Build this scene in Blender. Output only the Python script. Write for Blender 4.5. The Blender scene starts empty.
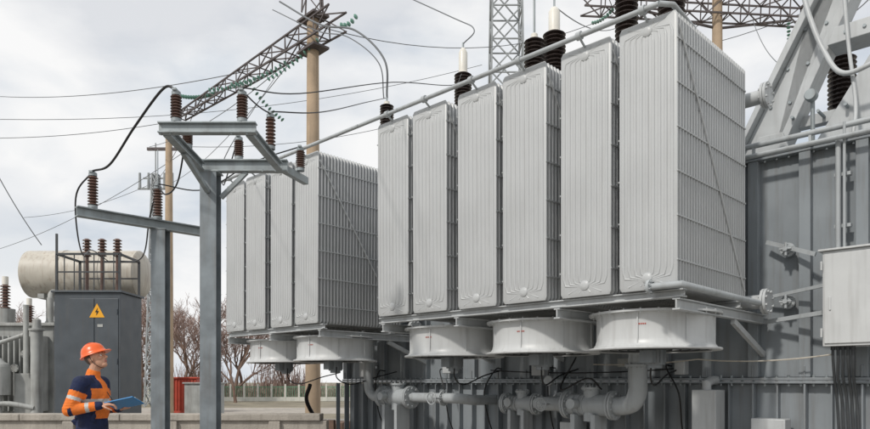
import bpy, math, random
from mathutils import Vector, Matrix
random.seed(7)
scene=bpy.context.scene
V=Vector

# ---------------------------------------------------------------- materials
def mat(name,col,rough=0.5,metal=0.0,var=0.12,scale=3.0,bump=0.0,bscale=60,streak=0.0,dirt=(0.12,0.10,0.08),spec=0.4):
    m=bpy.data.materials.new(name); m.use_nodes=True
    nt=m.node_tree; N=nt.nodes; Lk=nt.links
    b=N["Principled BSDF"]; b.inputs["Roughness"].default_value=rough; b.inputs["Metallic"].default_value=metal
    b.inputs["Specular IOR Level"].default_value=spec
    tc=N.new("ShaderNodeTexCoord")
    n1=N.new("ShaderNodeTexNoise"); n1.inputs["Scale"].default_value=scale; n1.inputs["Detail"].default_value=6
    Lk.new(tc.outputs["Object"],n1.inputs["Vector"])
    cr=N.new("ShaderNodeMapRange"); cr.inputs[1].default_value=0.3; cr.inputs[2].default_value=0.7
    cr.inputs[3].default_value=1-var; cr.inputs[4].default_value=1+var
    Lk.new(n1.outputs["Fac"],cr.inputs[0])
    mul=N.new("ShaderNodeVectorMath"); mul.operation='SCALE'; mul.inputs[0].default_value=col
    Lk.new(cr.outputs[0],mul.inputs["Scale"])
    out=mul.outputs[0]
    rr=N.new("ShaderNodeMapRange"); rr.inputs[1].default_value=0.3; rr.inputs[2].default_value=0.7
    rr.inputs[3].default_value=max(0.05,rough-0.08); rr.inputs[4].default_value=min(1,rough+0.10)
    Lk.new(n1.outputs["Fac"],rr.inputs[0]); Lk.new(rr.outputs[0],b.inputs["Roughness"])
    if streak>0:
        mp=N.new("ShaderNodeMapping"); mp.inputs["Scale"].default_value=(9,9,0.7)
        Lk.new(tc.outputs["Object"],mp.inputs[0])
        n2=N.new("ShaderNodeTexNoise"); n2.inputs["Scale"].default_value=1.6; n2.inputs["Detail"].default_value=5
        Lk.new(mp.outputs[0],n2.inputs["Vector"])
        r2=N.new("ShaderNodeMapRange"); r2.inputs[1].default_value=0.5; r2.inputs[2].default_value=0.75
        r2.inputs[3].default_value=0; r2.inputs[4].default_value=streak
        Lk.new(n2.outputs["Fac"],r2.inputs[0])
        mx=N.new("ShaderNodeMixRGB"); mx.inputs[2].default_value=(*dirt,1)
        Lk.new(r2.outputs[0],mx.inputs[0]); Lk.new(out,mx.inputs[1]); out=mx.outputs[0]
    Lk.new(out,b.inputs["Base Color"])
    if bump>0:
        n3=N.new("ShaderNodeTexNoise"); n3.inputs["Scale"].default_value=bscale; n3.inputs["Detail"].default_value=4
        Lk.new(tc.outputs["Object"],n3.inputs["Vector"])
        bp=N.new("ShaderNodeBump"); bp.inputs["Strength"].default_value=bump; bp.inputs["Distance"].default_value=0.02
        Lk.new(n3.outputs["Fac"],bp.inputs["Height"]); Lk.new(bp.outputs[0],b.inputs["Normal"])
    return m
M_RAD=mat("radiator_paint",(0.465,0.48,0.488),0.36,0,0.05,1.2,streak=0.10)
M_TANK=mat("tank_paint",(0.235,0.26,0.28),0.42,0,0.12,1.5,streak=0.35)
M_LIGHT=mat("light_paint",(0.46,0.48,0.49),0.4,0,0.08,3,streak=0.22)
M_FAN=mat("fan_paint",(0.54,0.555,0.56),0.38,0,0.06,3,streak=0.2)
M_PIPE=mat("pipe_paint",(0.38,0.405,0.42),0.4,0,0.1,3,streak=0.28)
M_GALV=mat("galvanised_steel",(0.30,0.335,0.35),0.5,0.3,0.22,5,streak=0.3)
M_POST=mat("post_steel",(0.20,0.228,0.248),0.5,0.15,0.22,5,streak=0.35)
M_LATT=mat("lattice_steel",(0.10,0.085,0.085),0.6,0.1,0.25,3)
M_TOWER=mat("tower_steel",(0.30,0.32,0.33),0.6,0.1,0.2,3)
M_WIRE=mat("wire_aluminium",(0.16,0.17,0.18),0.5,0.2,0.1,3)
M_DARK=mat("dark_steel",(0.06,0.065,0.07),0.5,0.2,0.2,5)
M_BLACK=mat("black_rubber",(0.015,0.015,0.016),0.5)
M_PORC=mat("brown_porcelain",(0.12,0.068,0.052),0.22,0,0.2,6,spec=0.6)
M_GREY_PORC=mat("dark_porcelain",(0.045,0.033,0.030),0.22,0,0.2,6,spec=0.6)
M_WHITE=mat("white_cap",(0.72,0.70,0.64),0.35,0,0.05)
M_GLASS=mat("green_glass",(0.12,0.27,0.21),0.2,0,0.1,spec=0.7)
M_CONC=mat("concrete",(0.37,0.34,0.30),0.9,0,0.2,2.5,bump=0.5,bscale=30,streak=0.35)
M_POLE=mat("pole_concrete",(0.42,0.32,0.225),0.85,0,0.15,2,bump=0.3,streak=0.25)
M_GROUND=mat("ground_soil",(0.22,0.195,0.145),0.95,0,0.35,0.6,bump=0.8,bscale=8)
M_APRON=mat("gravel",(0.27,0.255,0.23),0.95,0,0.45,14,bump=1.0,bscale=40)
M_CAB=mat("cabinet_dark",(0.075,0.087,0.10),0.45,0.1,0.12,3,streak=0.2)
M_OLD=mat("old_grey_paint",(0.36,0.37,0.36),0.55,0,0.2,3,streak=0.5)
M_CREAM=mat("cream_paint",(0.50,0.47,0.41),0.5,0,0.12,3,streak=0.5,dirt=(0.2,0.12,0.07))
M_YEL=mat("yellow_sign",(0.8,0.38,0.02),0.5,0,0.03)
M_RED=mat("red_paint",(0.42,0.06,0.035),0.55,0,0.15,4,streak=0.3)
M_BARK=mat("bark",(0.17,0.115,0.09),0.9,0,0.3,3)
M_TWIG=mat("twigs",(0.25,0.175,0.15),0.9,0,0.3,1)
M_FGREEN=mat("fence_green",(0.12,0.25,0.16),0.7,0,0.1)
M_FWHITE=mat("fence_pale",(0.55,0.55,0.5),0.8,0,0.1)
M_PLATE=mat("rating_plate_metal",(0.35,0.36,0.35),0.35,0.4,0.1)
M_SKIN=mat("skin",(0.56,0.31,0.21),0.5,0,0.08,12)
M_ORANGE=mat("orange_cloth",(0.78,0.19,0.03),0.85,0,0.15,14,bump=0.6,bscale=22)
M_NAVY=mat("navy_cloth",(0.014,0.022,0.065),0.85,0,0.25,14,bump=0.6,bscale=22)
M_REFL=mat("reflective_tape",(0.5,0.5,0.49),0.4,0.1,0.06)
M_HELM=mat("helmet_plastic",(0.78,0.12,0.02),0.28,0,0.04,spec=0.5)
M_BLUE=mat("blue_plastic",(0.02,0.19,0.45),0.35,0,0.05)
M_PAPER=mat("paper",(0.75,0.75,0.72),0.8,0,0.02)
M_HAIR=mat("grey_hair",(0.10,0.085,0.075),0.7,0,0.2,30)
M_EYEW=mat("eye_white",(0.75,0.72,0.7),0.3,0,0.01)
M_LIP=mat("lips",(0.42,0.16,0.13),0.5,0,0.04)

# ---------------------------------------------------------------- mesh builder
class MB:
    def __init__(s): s.v=[]; s.f=[]
    def add(s,vs,fs):
        o=len(s.v); s.v+= [tuple(v) for v in vs]; s.f+=[tuple(i+o for i in f) for f in fs]
    def box(s,a,b):
        x0,x1=sorted((a[0],b[0])); y0,y1=sorted((a[1],b[1])); z0,z1=sorted((a[2],b[2]))
        s.add([(x0,y0,z0),(x1,y0,z0),(x1,y1,z0),(x0,y1,z0),(x0,y0,z1),(x1,y0,z1),(x1,y1,z1),(x0,y1,z1)],
              [(3,2,1,0),(4,5,6,7),(0,1,5,4),(1,2,6,5),(2,3,7,6),(3,0,4,7)])
    def beam(s,p0,p1,w,h,up=(0,0,1)):
        p0=V(p0);p1=V(p1); d=(p1-p0).normalized(); up=V(up)
        if abs(d.dot(up))>0.97: up=V((1,0,0))
        sd=d.cross(up).normalized(); u=sd.cross(d)
        vs=[]
        for p in (p0,p1):
            for a,b in ((-1,-1),(1,-1),(1,1),(-1,1)): vs.append(p+sd*(a*w/2)+u*(b*h/2))
        s.add(vs,[(0,1,2,3),(7,6,5,4),(1,0,4,5),(2,1,5,6),(3,2,6,7),(0,3,7,4)])
    def ibeam(s,p0,p1,w,h,t=0.016,up=(0,0,1)):
        p0=V(p0);p1=V(p1); d=(p1-p0).normalized(); up=V(up)
        if abs(d.dot(up))>0.97: up=V((0,1,0))
        sd=d.cross(up).normalized(); u=sd.cross(d)
        s.beam(p0+u*(h/2-t/2),p1+u*(h/2-t/2),w,t,u); s.beam(p0-u*(h/2-t/2),p1-u*(h/2-t/2),w,t,u)
        s.beam(p0+d*0.001,p1-d*0.001,t,h-2*t,u)
    def lathe(s,o,ax,prof,n=16,cap=True):
        o=V(o);ax=V(ax).normalized(); t=V((1,0,0)) if abs(ax.x)<0.8 else V((0,1,0))
        e1=ax.cross(t).normalized(); e2=ax.cross(e1)
        vs=[];fs=[]
        for (r,h) in prof:
            for i in range(n):
                a=2*math.pi*i/n; vs.append(o+ax*h+e1*(r*math.cos(a))+e2*(r*math.sin(a)))
        for j in range(len(prof)-1):
            for i in range(n):
                k=(i+1)%n; fs.append((j*n+i,j*n+k,(j+1)*n+k,(j+1)*n+i))
        if cap:
            fs.append(tuple(range(n-1,-1,-1))); fs.append(tuple((len(prof)-1)*n+i for i in range(n)))
        s.add(vs,fs)
    def cyl(s,p0,p1,r0,r1=None,n=14):
        p0=V(p0);p1=V(p1); r1=r0 if r1 is None else r1
        s.lathe(p0,p1-p0,[(r0,0),(r1,(p1-p0).length)],n)
    def tube(s,pts,r,n=6):
        pts=[V(p) for p in pts]; vs=[];fs=[]
        pe=None
        for i,p in enumerate(pts):
            d=(pts[min(i+1,len(pts)-1)]-pts[max(i-1,0)]).normalized()
            if pe is None:
                t=V((0,0,1)) if abs(d.z)<0.9 else V((1,0,0)); pe=d.cross(t).normalized()
            e1=(pe-d*pe.dot(d)).normalized(); pe=e1; e2=d.cross(e1)
            rr=r[i] if isinstance(r,(list,tuple)) else r
            for k in range(n):
                a=2*math.pi*k/n; vs.append(p+e1*(rr*math.cos(a))+e2*(rr*math.sin(a)))
        for j in range(len(pts)-1):
            for k in range(n):
                q=(k+1)%n; fs.append((j*n+k,j*n+q,(j+1)*n+q,(j+1)*n+k))
        fs.append(tuple(range(n-1,-1,-1))); fs.append(tuple((len(pts)-1)*n+i for i in range(n)))
        s.add(vs,fs)
    def ell(s,c,r,rot=None,nu=20,nv=12):
        c=V(c); R=rot or Matrix.Identity(3); vs=[];fs=[]
        vs.append(c+R@V((0,0,-r[2])))
        for j in range(1,nv):
            ph=-math.pi/2+math.pi*j/nv
            for i in range(nu):
                th=2*math.pi*i/nu
                vs.append(c+R@V((r[0]*math.cos(ph)*math.cos(th),r[1]*math.cos(ph)*math.sin(th),r[2]*math.sin(ph))))
        vs.append(c+R@V((0,0,r[2])))
        for i in range(nu):
            fs.append((0,1+(i+1)%nu,1+i)); fs.append((len(vs)-1,1+(nv-2)*nu+i,1+(nv-2)*nu+(i+1)%nu))
        for j in range(nv-2):
            for i in range(nu):
                k=(i+1)%nu; fs.append((1+j*nu+i,1+j*nu+k,1+(j+1)*nu+k,1+(j+1)*nu+i))
        s.add(vs,fs)
    def cap(s,p0,p1,r0,r1,n=14):
        p0=V(p0);p1=V(p1);L=(p1-p0).length; prof=[]
        for k in range(1,5):
            a=math.pi/2*(1-k/4); prof.append((r0*math.cos(a)+1e-5,-r0*math.sin(a)))
        for k in range(0,4):
            a=math.pi/2*(k/4); prof.append((r1*math.cos(a),L+r1*math.sin(a)))
        prof=[(1e-4,-r0)]+prof+[(1e-4,L+r1)]
        s.lathe(p0,p1-p0,prof,n)
def empty(name,loc=(0,0,0),rz=0):
    e=bpy.data.objects.new(name,None); scene.collection.objects.link(e); e.location=loc; e.rotation_euler=(0,0,rz); e.empty_display_size=0.2
    return e
def fin(mb,name,m,parent=None,smooth=True,bevel=0,ang=40):
    me=bpy.data.meshes.new(name); me.from_pydata(mb.v,[],mb.f); me.update()
    ob=bpy.data.objects.new(name,me); scene.collection.objects.link(ob)
    for mm in (m if isinstance(m,list) else [m]): me.materials.append(mm)
    if smooth:
        me.polygons.foreach_set("use_smooth",[True]*len(me.polygons))
        me.set_sharp_from_angle(angle=math.radians(ang))
    if bevel:
        bm=ob.modifiers.new("bevel",'BEVEL'); bm.width=bevel; bm.segments=2; bm.limit_method='ANGLE'; bm.angle_limit=math.radians(40)
        bm.harden_normals=False
    if parent: ob.parent=parent
    return ob
def sag(p0,p1,s,n=16):
    p0=V(p0);p1=V(p1)
    return [p0.lerp(p1,i/n)-V((0,0,s*4*(i/n)*(1-i/n))) for i in range(n+1)]
def spline(P,n=8):
    P=[V(p) for p in P]; P=[P[0]*2-P[1]]+P+[P[-1]*2-P[-2]]; out=[]
    for i in range(1,len(P)-2):
        for k in range(n):
            t=k/n; a,b,c,d=P[i-1],P[i],P[i+1],P[i+2]
            out.append(0.5*((2*b)+(c-a)*t+(2*a-5*b+4*c-d)*t*t+(-a+3*b-3*c+d)*t**3))
    out.append(P[-2]); return out
def insul(o,h,rc,rs,n,ax=(0,0,1)):
    prof=[(rc*0.9,0)]
    st=h/n
    for i in range(n):
        z=i*st
        prof+=[(rc,z+st*0.15),(rs,z+st*0.35),(rs*0.97,z+st*0.5),(rc,z+st*0.9)]
    prof.append((rc*0.9,h)); return prof
def lattice(mb,p0,p1,w,h,n,r,up=(0,0,1),taper=1.0,cross=True):
    p0=V(p0);p1=V(p1);d=(p1-p0).normalized();up=V(up)
    if abs(d.dot(up))>0.97: up=V((0,1,0))
    sd=d.cross(up).normalized();u=sd.cross(d)
    def c(t,i):
        k=1+(taper-1)*t; a,b=((-1,-1),(1,-1),(1,1),(-1,1))[i]
        return p0.lerp(p1,t)+sd*(a*w/2*k)+u*(b*h/2*k)
    for i in range(4): mb.beam(c(0,i),c(1,i),r*1.5,r*1.5)
    for j in range(n):
        t0=j/n;t1=(j+1)/n
        for i in range(4):
            k=(i+1)%4
            if cross or j%2==0: mb.beam(c(t0,i),c(t1,k),r,r)
            if cross or j%2==1: mb.beam(c(t0,k),c(t1,i),r,r)
            mb.beam(c(t1,i),c(t1,k),r,r)

# ---------------------------------------------------------------- world / light / camera
w=bpy.data.worlds.new("World"); scene.world=w; w.use_nodes=True
nt=w.node_tree;N=nt.nodes;Lk=nt.links; bg=N["Background"]
sunaz=math.atan2(-0.70,-0.62); sunel=math.radians(42)
sky=N.new("ShaderNodeTexSky"); sky.sky_type='NISHITA'; sky.sun_disc=False; sky.sun_elevation=sunel
sky.sun_rotation=math.pi/2-sunaz
tc=N.new("ShaderNodeTexCoord"); mp=N.new("ShaderNodeMapping"); mp.inputs["Scale"].default_value=(1,1,2.2); mp.inputs["Location"].default_value=(0.35,0.9,0.5)
Lk.new(tc.outputs["Generated"],mp.inputs[0])
nz=N.new("ShaderNodeTexNoise"); nz.inputs["Scale"].default_value=3.0; nz.inputs["Detail"].default_value=10; nz.inputs["Roughness"].default_value=0.5; nz.inputs["Distortion"].default_value=0.25
Lk.new(mp.outputs[0],nz.inputs["Vector"])
ramp=N.new("ShaderNodeValToRGB"); el=ramp.color_ramp.elements
el[0].position=0.34; el[0].color=(0.70,0.755,0.82,1); el[1].position=0.52; el[1].color=(0.99,0.99,0.99,1)
e=el.new(0.43); e.color=(0.87,0.89,0.915,1)
Lk.new(nz.outputs["Fac"],ramp.inputs[0])
sc=N.new("ShaderNodeVectorMath"); sc.operation='SCALE'; sc.inputs["Scale"].default_value=9.6
Lk.new(ramp.outputs[0],sc.inputs[0])
nz2=N.new("ShaderNodeTexNoise"); nz2.inputs["Scale"].default_value=2.2; nz2.inputs["Detail"].default_value=8
Lk.new(mp.outputs[0],nz2.inputs["Vector"])
r2=N.new("ShaderNodeMapRange"); r2.inputs[1].default_value=0.36; r2.inputs[2].default_value=0.48; r2.inputs[3].default_value=0.74; r2.inputs[4].default_value=1.0
Lk.new(nz2.outputs["Fac"],r2.inputs[0])
mx=N.new("ShaderNodeMixRGB"); Lk.new(r2.outputs[0],mx.inputs[0]); Lk.new(sky.outputs[0],mx.inputs[1]); Lk.new(sc.outputs[0],mx.inputs[2])
Lk.new(mx.outputs[0],bg.inputs["Color"]); bg.inputs["Strength"].default_value=0.1
sd=bpy.data.lights.new("sun","SUN"); sd.energy=2.3; sd.angle=math.radians(4); sd.color=(1,0.95,0.88)
so=bpy.data.objects.new("sun",sd); scene.collection.objects.link(so)
dirv=V((math.cos(sunaz)*math.cos(sunel),math.sin(sunaz)*math.cos(sunel),math.sin(sunel)))
so.rotation_euler=dirv.to_track_quat('Z','Y').to_euler(); so.location=dirv*30
cd=bpy.data.cameras.new("camera"); co=bpy.data.objects.new("camera",cd); scene.collection.objects.link(co)
cd.lens=28.35; cd.sensor_width=36; cd.clip_end=3000; cd.shift_y=(382-214.5)/870
co.location=(0,0,1.4); co.rotation_euler=(math.pi/2,0,0); scene.camera=co
scene.view_settings.view_transform='Standard'; scene.view_settings.look='None'; scene.view_settings.exposure=0

# ---------------------------------------------------------------- ground
g=MB(); g.add([(-900,-300,0),(900,-300,0),(900,1500,0),(-900,1500,0)],[(0,1,2,3)]); fin(g,"ground",M_GROUND,smooth=False)
g=MB(); g.add([(-14,-8,0.004),(22,-8,0.004),(22,26,0.004),(-14,26,0.004)],[(0,1,2,3)]); fin(g,"gravel_yard",M_APRON,smooth=False)
g=MB(); g.add([(-60,30,0.008),(60,30,0.008),(60,37,0.008),(-60,37,0.008)],[(0,1,2,3)]); fin(g,"service_road",M_CONC,smooth=False)
g=MB(); g.box((-16,12.0,0),(-1.9,12.28,0.72)); 
x=-16.0
while x<-2.0:
    x1=min(x+1.75,-1.84); g.box((x+0.006,11.94,0.722),(x1-0.006,12.34,0.84)); x=x1
for i in range(8): g.box((-15.5+i*1.8,11.93,0),(-15.3+i*1.8,11.997,0.715))
fin(g,"concrete_bund_wall",M_CONC,smooth=False,bevel=0.015)
g=MB(); g.box((-4.6,14.6,0),(-2.3,14.9,0.55)); g.box((-3.9,13.2,0),(-1.95,13.45,0.66)); 
for i in range(4): g.box((-4.2+i*0.05,15.6+i*0.35,0.005),(-2.2+i*0.05,15.8+i*0.35,0.45))
fin(g,"timber_sleepers",M_BARK,smooth=False,bevel=0.01)

# ---------------------------------------------------------------- power transformer
ANG=math.atan2(-0.697,0.717)
T=empty("power_transformer",(2.421,6.826,0),ANG)
def Lr(a,b,z): return (-a,b,z)
def L(a,b,z): return (-(a*0.98 if a>0 else a),b+0.25*min(1,max(0,(b-0.9)/0.75)),z)
ZB,ZT=2.35,5.13
W=0.64; DEP=1.86
def radiator():
    pan=MB(); NP=28; sp=DEP/NP; th=0.043
    for i in range(NP):
        b0=i*sp; b1=b0+th; ed=0.03; bm=(b0+b1)/2
        sec=[(-0.0,bm-0.010),(-ed*0.35,b0+0.004),(-ed,b0),(-(W-ed),b0),(-(W-ed*0.35),b0+0.004),(-W,bm-0.010),(-W,bm+0.010),(-(W-ed*0.35),b1-0.004),(-(W-ed),b1),(-ed,b1),(-ed*0.35,b1-0.004),(0,bm+0.010)]
        n=len(sec)
        zs=[(ZB,0.93),(ZB+0.04,1.0),(ZT-0.04,1.0),(ZT,0.93)]
        vs=[]
        for z,k in zs:
            for x,y in sec: vs.append(((x+W/2)*k-W/2,bm+(y-bm)*(1 if k==1 else 0.5),z))
        fs=[tuple(range(n-1,-1,-1)),tuple(3*n+q for q in range(n))]
        for j in range(3):
            for q in range(n):
                r=(q+1)%n; fs.append((j*n+q,j*n+r,(j+1)*n+r,(j+1)*n+q))
        pan.add(vs,fs)
    for z in (ZB+0.12,ZT-0.12):
        pan.cyl(Lr(W/2,-0.012,z),Lr(W/2,DEP+0.12,z),0.05,n=14)
    y=0.006; K=9; xc=-W/2
    for k in range(K):
        x=-(0.05+(W-0.10)*k/(K-1)); u=(k-(K-1)/2)/((K-1)/2); au=abs(u)
        e_=0.15+0.05*(1-au)
        pan.tube([(xc+(x-xc)*0.25,y,ZB+0.135-au*0.03),(xc+(x-xc)*0.92,y,ZB+e_-0.02),(x,y,ZB+e_+0.05),(x,y,ZB+e_+0.12),(x,y,ZT-e_-0.12),(x,y,ZT-e_-0.05),(xc+(x-xc)*0.92,y,ZT-e_+0.02),(xc+(x-xc)*0.25,y,ZT-0.135+au*0.03)],
                 [0.007,0.014,0.018,0.021,0.021,0.018,0.014,0.007],8)
    for k in range(5):
        a=math.radians(205+130*k/4)
        for zc,s2 in ((ZB+0.12,1),(ZT-0.12,-1)):
            rr=min(0.25,0.085/max(abs(math.sin(a)),0.2))
            pan.tube([(xc+0.07*math.cos(a),y,zc+s2*0.05*math.sin(a)),(xc+(rr+0.03)*math.cos(a),y,zc+s2*rr*math.sin(a)*0.95)],[0.007,0.011],6)
    for z in (ZB+0.12,ZT-0.12): pan.lathe(Lr(W/2,0.01,z),(0,-1,0),[(0.058,0),(0.056,0.016),(0.04,0.026),(0.02,0.03)],16)
    for z in [ZB+0.28+i*(ZT-ZB-0.56)/5 for i in range(6)]:
        for x in (0.003,-W-0.003): pan.box((x-0.005,0.0,z-0.008),(x+0.005,DEP-0.03,z+0.008))
    pan.beam((0.014,0.03,ZT-0.15),(0.014,DEP-0.08,ZB+0.12),0.010,0.022)
    pan.box((-W/2-0.03,0.2,ZT),(-W/2+0.03,0.215,ZT+0.07)); pan.box((-W/2-0.03,1.2,ZT),(-W/2+0.03,1.215,ZT+0.07))
    return pan
pan=radiator()
first=fin(pan,"cooling_radiator",M_RAD,T,ang=50)
lefts=[0.65,1.395,2.22,2.965,3.80,4.54, 6.67,7.40,8.22,8.94]
first.location=(-0.01,0,0)
for l in lefts[1:]:
    o=bpy.data.objects.new("cooling_radiator",first.data); scene.collection.objects.link(o); o.parent=T; o.location=(-(l-W),0,random.uniform(-.006,.006))
    o.rotation_euler=(random.uniform(-.0025,.0025),random.uniform(-.0025,.0025),random.uniform(-.003,.003))

s=MB()
for a0,a1 in ((-0.02,4.60),(5.97,9.02)):
    for b in (0.12,1.6):
        s.ibeam(Lr(a0,b,ZB-0.05),Lr(a1,b,ZB-0.05),0.10,0.085)
    for a in ((0.05,1.48,3.05,4.5) if a0<1 else (6.05,7.5,8.95)):
        s.ibeam(Lr(a,0.06,ZB-0.16),Lr(a,2.55,ZB-0.16),0.08,0.12)
        s.beam(Lr(a,1.55,ZB-0.24),Lr(a,2.55,1.75),0.05,0.07)
fin(s,"radiator_support_frame",M_LIGHT,T,smooth=False,bevel=0.004)
h=MB()
def flange(mb,o,ax,r,t=0.03,bolts=8):
    o=V(o);ax=V(ax).normalized(); mb.lathe(o,ax,[(r,0),(r,t)],20)
    t0=V((0,0,1)) if abs(ax.z)<0.9 else V((1,0,0)); e1=ax.cross(t0).normalized(); e2=ax.cross(e1)
    for i in range(bolts):
        a=2*math.pi*(i+0.5)/bolts; p=o+e1*(r*0.8*math.cos(a))+e2*(r*0.8*math.sin(a))
        mb.cyl(p-ax*0.02,p+ax*(t+0.02),r*0.10,n=6)
HB=2.11
for a0,a1 in ((-0.1,4.6),(5.97,9.0)):
    for z in (ZT-0.28,ZB+0.02):
        h.cyl(Lr(a0,HB,z),Lr(a1,HB,z),0.085,n=18)
        flange(h,Lr(a0,HB,z),(1,0,0),0.155); flange(h,Lr(a0-0.035,HB,z),(1,0,0),0.155)
        for kk in (0.9,2.4):
            h.cyl(Lr(a0+kk,HB,z),Lr(a0+kk,2.62,z),0.075,n=16)
for l in lefts:
    a=l-W/2
    for z,z2 in ((ZT-0.12,ZT-0.28),(ZB+0.12,ZB+0.02)):
        h.tube([Lr(a,DEP+0.1,z),Lr(a,HB-.06,z),Lr(a,HB,(z+z2)/2),Lr(a,HB,z2)],0.05,10); flange(h,Lr(a,DEP+0.06,z),(0,1,0),0.09)
fin(h,"oil_header_pipe",M_LIGHT,T)
c=MB()
c.tube([Lr(0.15,-0.10,ZT+0.06),Lr(9.2,-0.10,ZT+0.06)],0.028,10)
c.tube([Lr(0.15,-0.10,ZT+0.06),Lr(0.05,0.0,ZT+0.05),Lr(0.05,0.5,ZT-0.02)],0.028,10)
for l in lefts:
    c.tube([Lr(l-W/2,-0.10,ZT+0.06),Lr(l-W/2,-0.06,ZT+0.02),Lr(l-W/2,0.01,ZT-0.02)],0.014,6)
    c.cyl(Lr(l-W/2-0.03,-0.10,ZT+0.06),Lr(l-W/2+0.03,-0.10,ZT+0.06),0.045,n=12)
c.tube([Lr(0.30,-0.03,ZB+0.02),Lr(-0.06,-0.03,ZB+0.02),Lr(-0.10,0.04,ZB),Lr(-0.10,1.98,ZB-0.01)],0.035,10)
flange(c,Lr(0.30,-0.03,ZB+0.02),(1,0,0),0.075)
fin(c,"oil_conduit",M_PIPE,T)

# fans
f=MB(); fm=MB(); gd=MB(); lab=MB()
FANS=(0.70,2.265,3.85,6.715,8.26)
for ac in FANS:
    o=Lr(ac,0.90,0)
    f.lathe((o[0],o[1],1.76),(0,0,1),[(0.63,0.0),(0.735,0.0),(0.742,0.012),(0.735,0.025),(0.69,0.035),(0.665,0.07),(0.655,0.12),(0.655,0.37),(0.67,0.40),(0.74,0.402),(0.74,0.425),(0.64,0.426),(0.64,0.03),(0.63,0.0)],64,cap=False)
    for k in range(8):
        an=2*math.pi*k/8+0.2
        f.beam((o[0]+0.662*math.cos(an),o[1]+0.662*math.sin(an),1.81),(o[0]+0.662*math.cos(an),o[1]+0.662*math.sin(an),2.16),0.012,0.02,(math.cos(an),math.sin(an),0))
    for k in range(24):
        an=2*math.pi*k/24; f.cyl((o[0]+0.71*math.cos(an),o[1]+0.71*math.sin(an),2.145),(o[0]+0.71*math.cos(an),o[1]+0.71*math.sin(an),2.20),0.010,n=6)
    fm.cyl((o[0],o[1],1.60),(o[0],o[1],1.98),0.12,n=18); fm.cyl((o[0],o[1],1.56),(o[0],o[1],1.60),0.09,n=18)
    fm.box((o[0]-0.08,o[1]-0.2,1.62),(o[0]+0.08,o[1]-0.11,1.76))
    for k in range(12):
        an=2*math.pi*k/12; fm.beam((o[0]+0.118*math.cos(an),o[1]+0.118*math.sin(an),1.62),(o[0]+0.118*math.cos(an),o[1]+0.118*math.sin(an),1.9),0.01,0.03,(math.cos(an),math.sin(an),0))
    for k in range(4):
        an=math.pi/4+k*math.pi/2
        fm.beam((o[0]+0.1*math.cos(an),o[1]+0.1*math.sin(an),1.80),(o[0]+0.66*math.cos(an),o[1]+0.66*math.sin(an),1.80),0.02,0.05)
    for k in range(6):
        an=k*math.pi/3; ca,sa=math.cos(an),math.sin(an)
        gd.add([(o[0]+0.11*ca+0.05*sa,o[1]+0.11*sa-0.05*ca,1.98),(o[0]+0.6*ca+0.14*sa,o[1]+0.6*sa-0.14*ca,1.97),(o[0]+0.6*ca-0.14*sa,o[1]+0.6*sa+0.14*ca,2.07),(o[0]+0.11*ca-0.05*sa,o[1]+0.11*sa+0.05*ca,2.03)],[(0,1,2,3)])
    for rr in (0.2,0.3,0.4,0.5,0.6):
        gd.tube([(o[0]+rr*math.cos(q*math.pi/16),o[1]+rr*math.sin(q*math.pi/16),1.77) for q in range(33)],0.004,4)
    an=math.radians(-78+random.uniform(-8,8))
    x,y=o[0]+0.657*math.cos(an),o[1]+0.657*math.sin(an); tx,ty=-math.sin(an),math.cos(an)
    for q_ in range(5):
        t0=-0.05+q_*0.021
        lab.beam((x+tx*t0,y+ty*t0,2.03),(x+tx*(t0+0.013),y+ty*(t0+0.013),2.03),0.006,0.014)
fin(f,"fan_shroud",M_FAN,T,ang=35); fin(fm,"fan_motor",M_TANK,T); fin(gd,"fan_blades",M_DARK,T,smooth=False); fin(lab,"fan_label",M_RED,T,smooth=False)

# tank
t=MB()
A0,A1=-3.2,8.6; B0,B1=2.35,5.6; TZ=4.20
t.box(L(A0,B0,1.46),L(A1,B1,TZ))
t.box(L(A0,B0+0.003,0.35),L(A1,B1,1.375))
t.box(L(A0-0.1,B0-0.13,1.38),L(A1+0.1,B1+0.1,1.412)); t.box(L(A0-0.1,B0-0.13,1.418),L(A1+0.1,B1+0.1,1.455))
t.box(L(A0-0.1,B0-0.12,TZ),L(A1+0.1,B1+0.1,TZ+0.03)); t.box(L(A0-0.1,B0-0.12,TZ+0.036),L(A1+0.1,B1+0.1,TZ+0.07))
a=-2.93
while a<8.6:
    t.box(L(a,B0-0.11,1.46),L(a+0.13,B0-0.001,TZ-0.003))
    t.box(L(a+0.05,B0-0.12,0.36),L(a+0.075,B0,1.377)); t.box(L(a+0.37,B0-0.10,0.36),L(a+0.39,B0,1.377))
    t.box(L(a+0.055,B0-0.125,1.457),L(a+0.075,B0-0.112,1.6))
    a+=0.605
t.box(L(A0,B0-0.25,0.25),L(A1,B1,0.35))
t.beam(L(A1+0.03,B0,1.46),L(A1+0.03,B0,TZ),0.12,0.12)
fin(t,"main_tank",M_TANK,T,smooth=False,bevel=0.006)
bl=MB(); a=A0
while a<A1:
    bl.cyl(L(a,B0-0.085,1.35),L(a,B0-0.085,1.485),0.016,n=6); bl.cyl(L(a,B0-0.08,TZ-0.03),L(a,B0-0.08,TZ+0.1),0.014,n=6); a+=0.14
fin(bl,"flange_bolts",M_GALV,T)
p=MB()
p.tube([L(-3,B0-0.2,TZ+0.17),L(0.5,B0-0.2,TZ+0.17)],0.035,12); 
p.tube([L(-3,B0-0.28,TZ+0.02),L(0.45,B0-0.28,TZ+0.02),L(0.55,B0-0.2,TZ-0.05),L(0.55,B0-0.05,TZ-0.1)],0.03,12)
for a in (-0.55,0.1): p.box(L(a,B0-0.22,TZ+0.07),L(a+0.03,B0-0.18,TZ+0.15))
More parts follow.
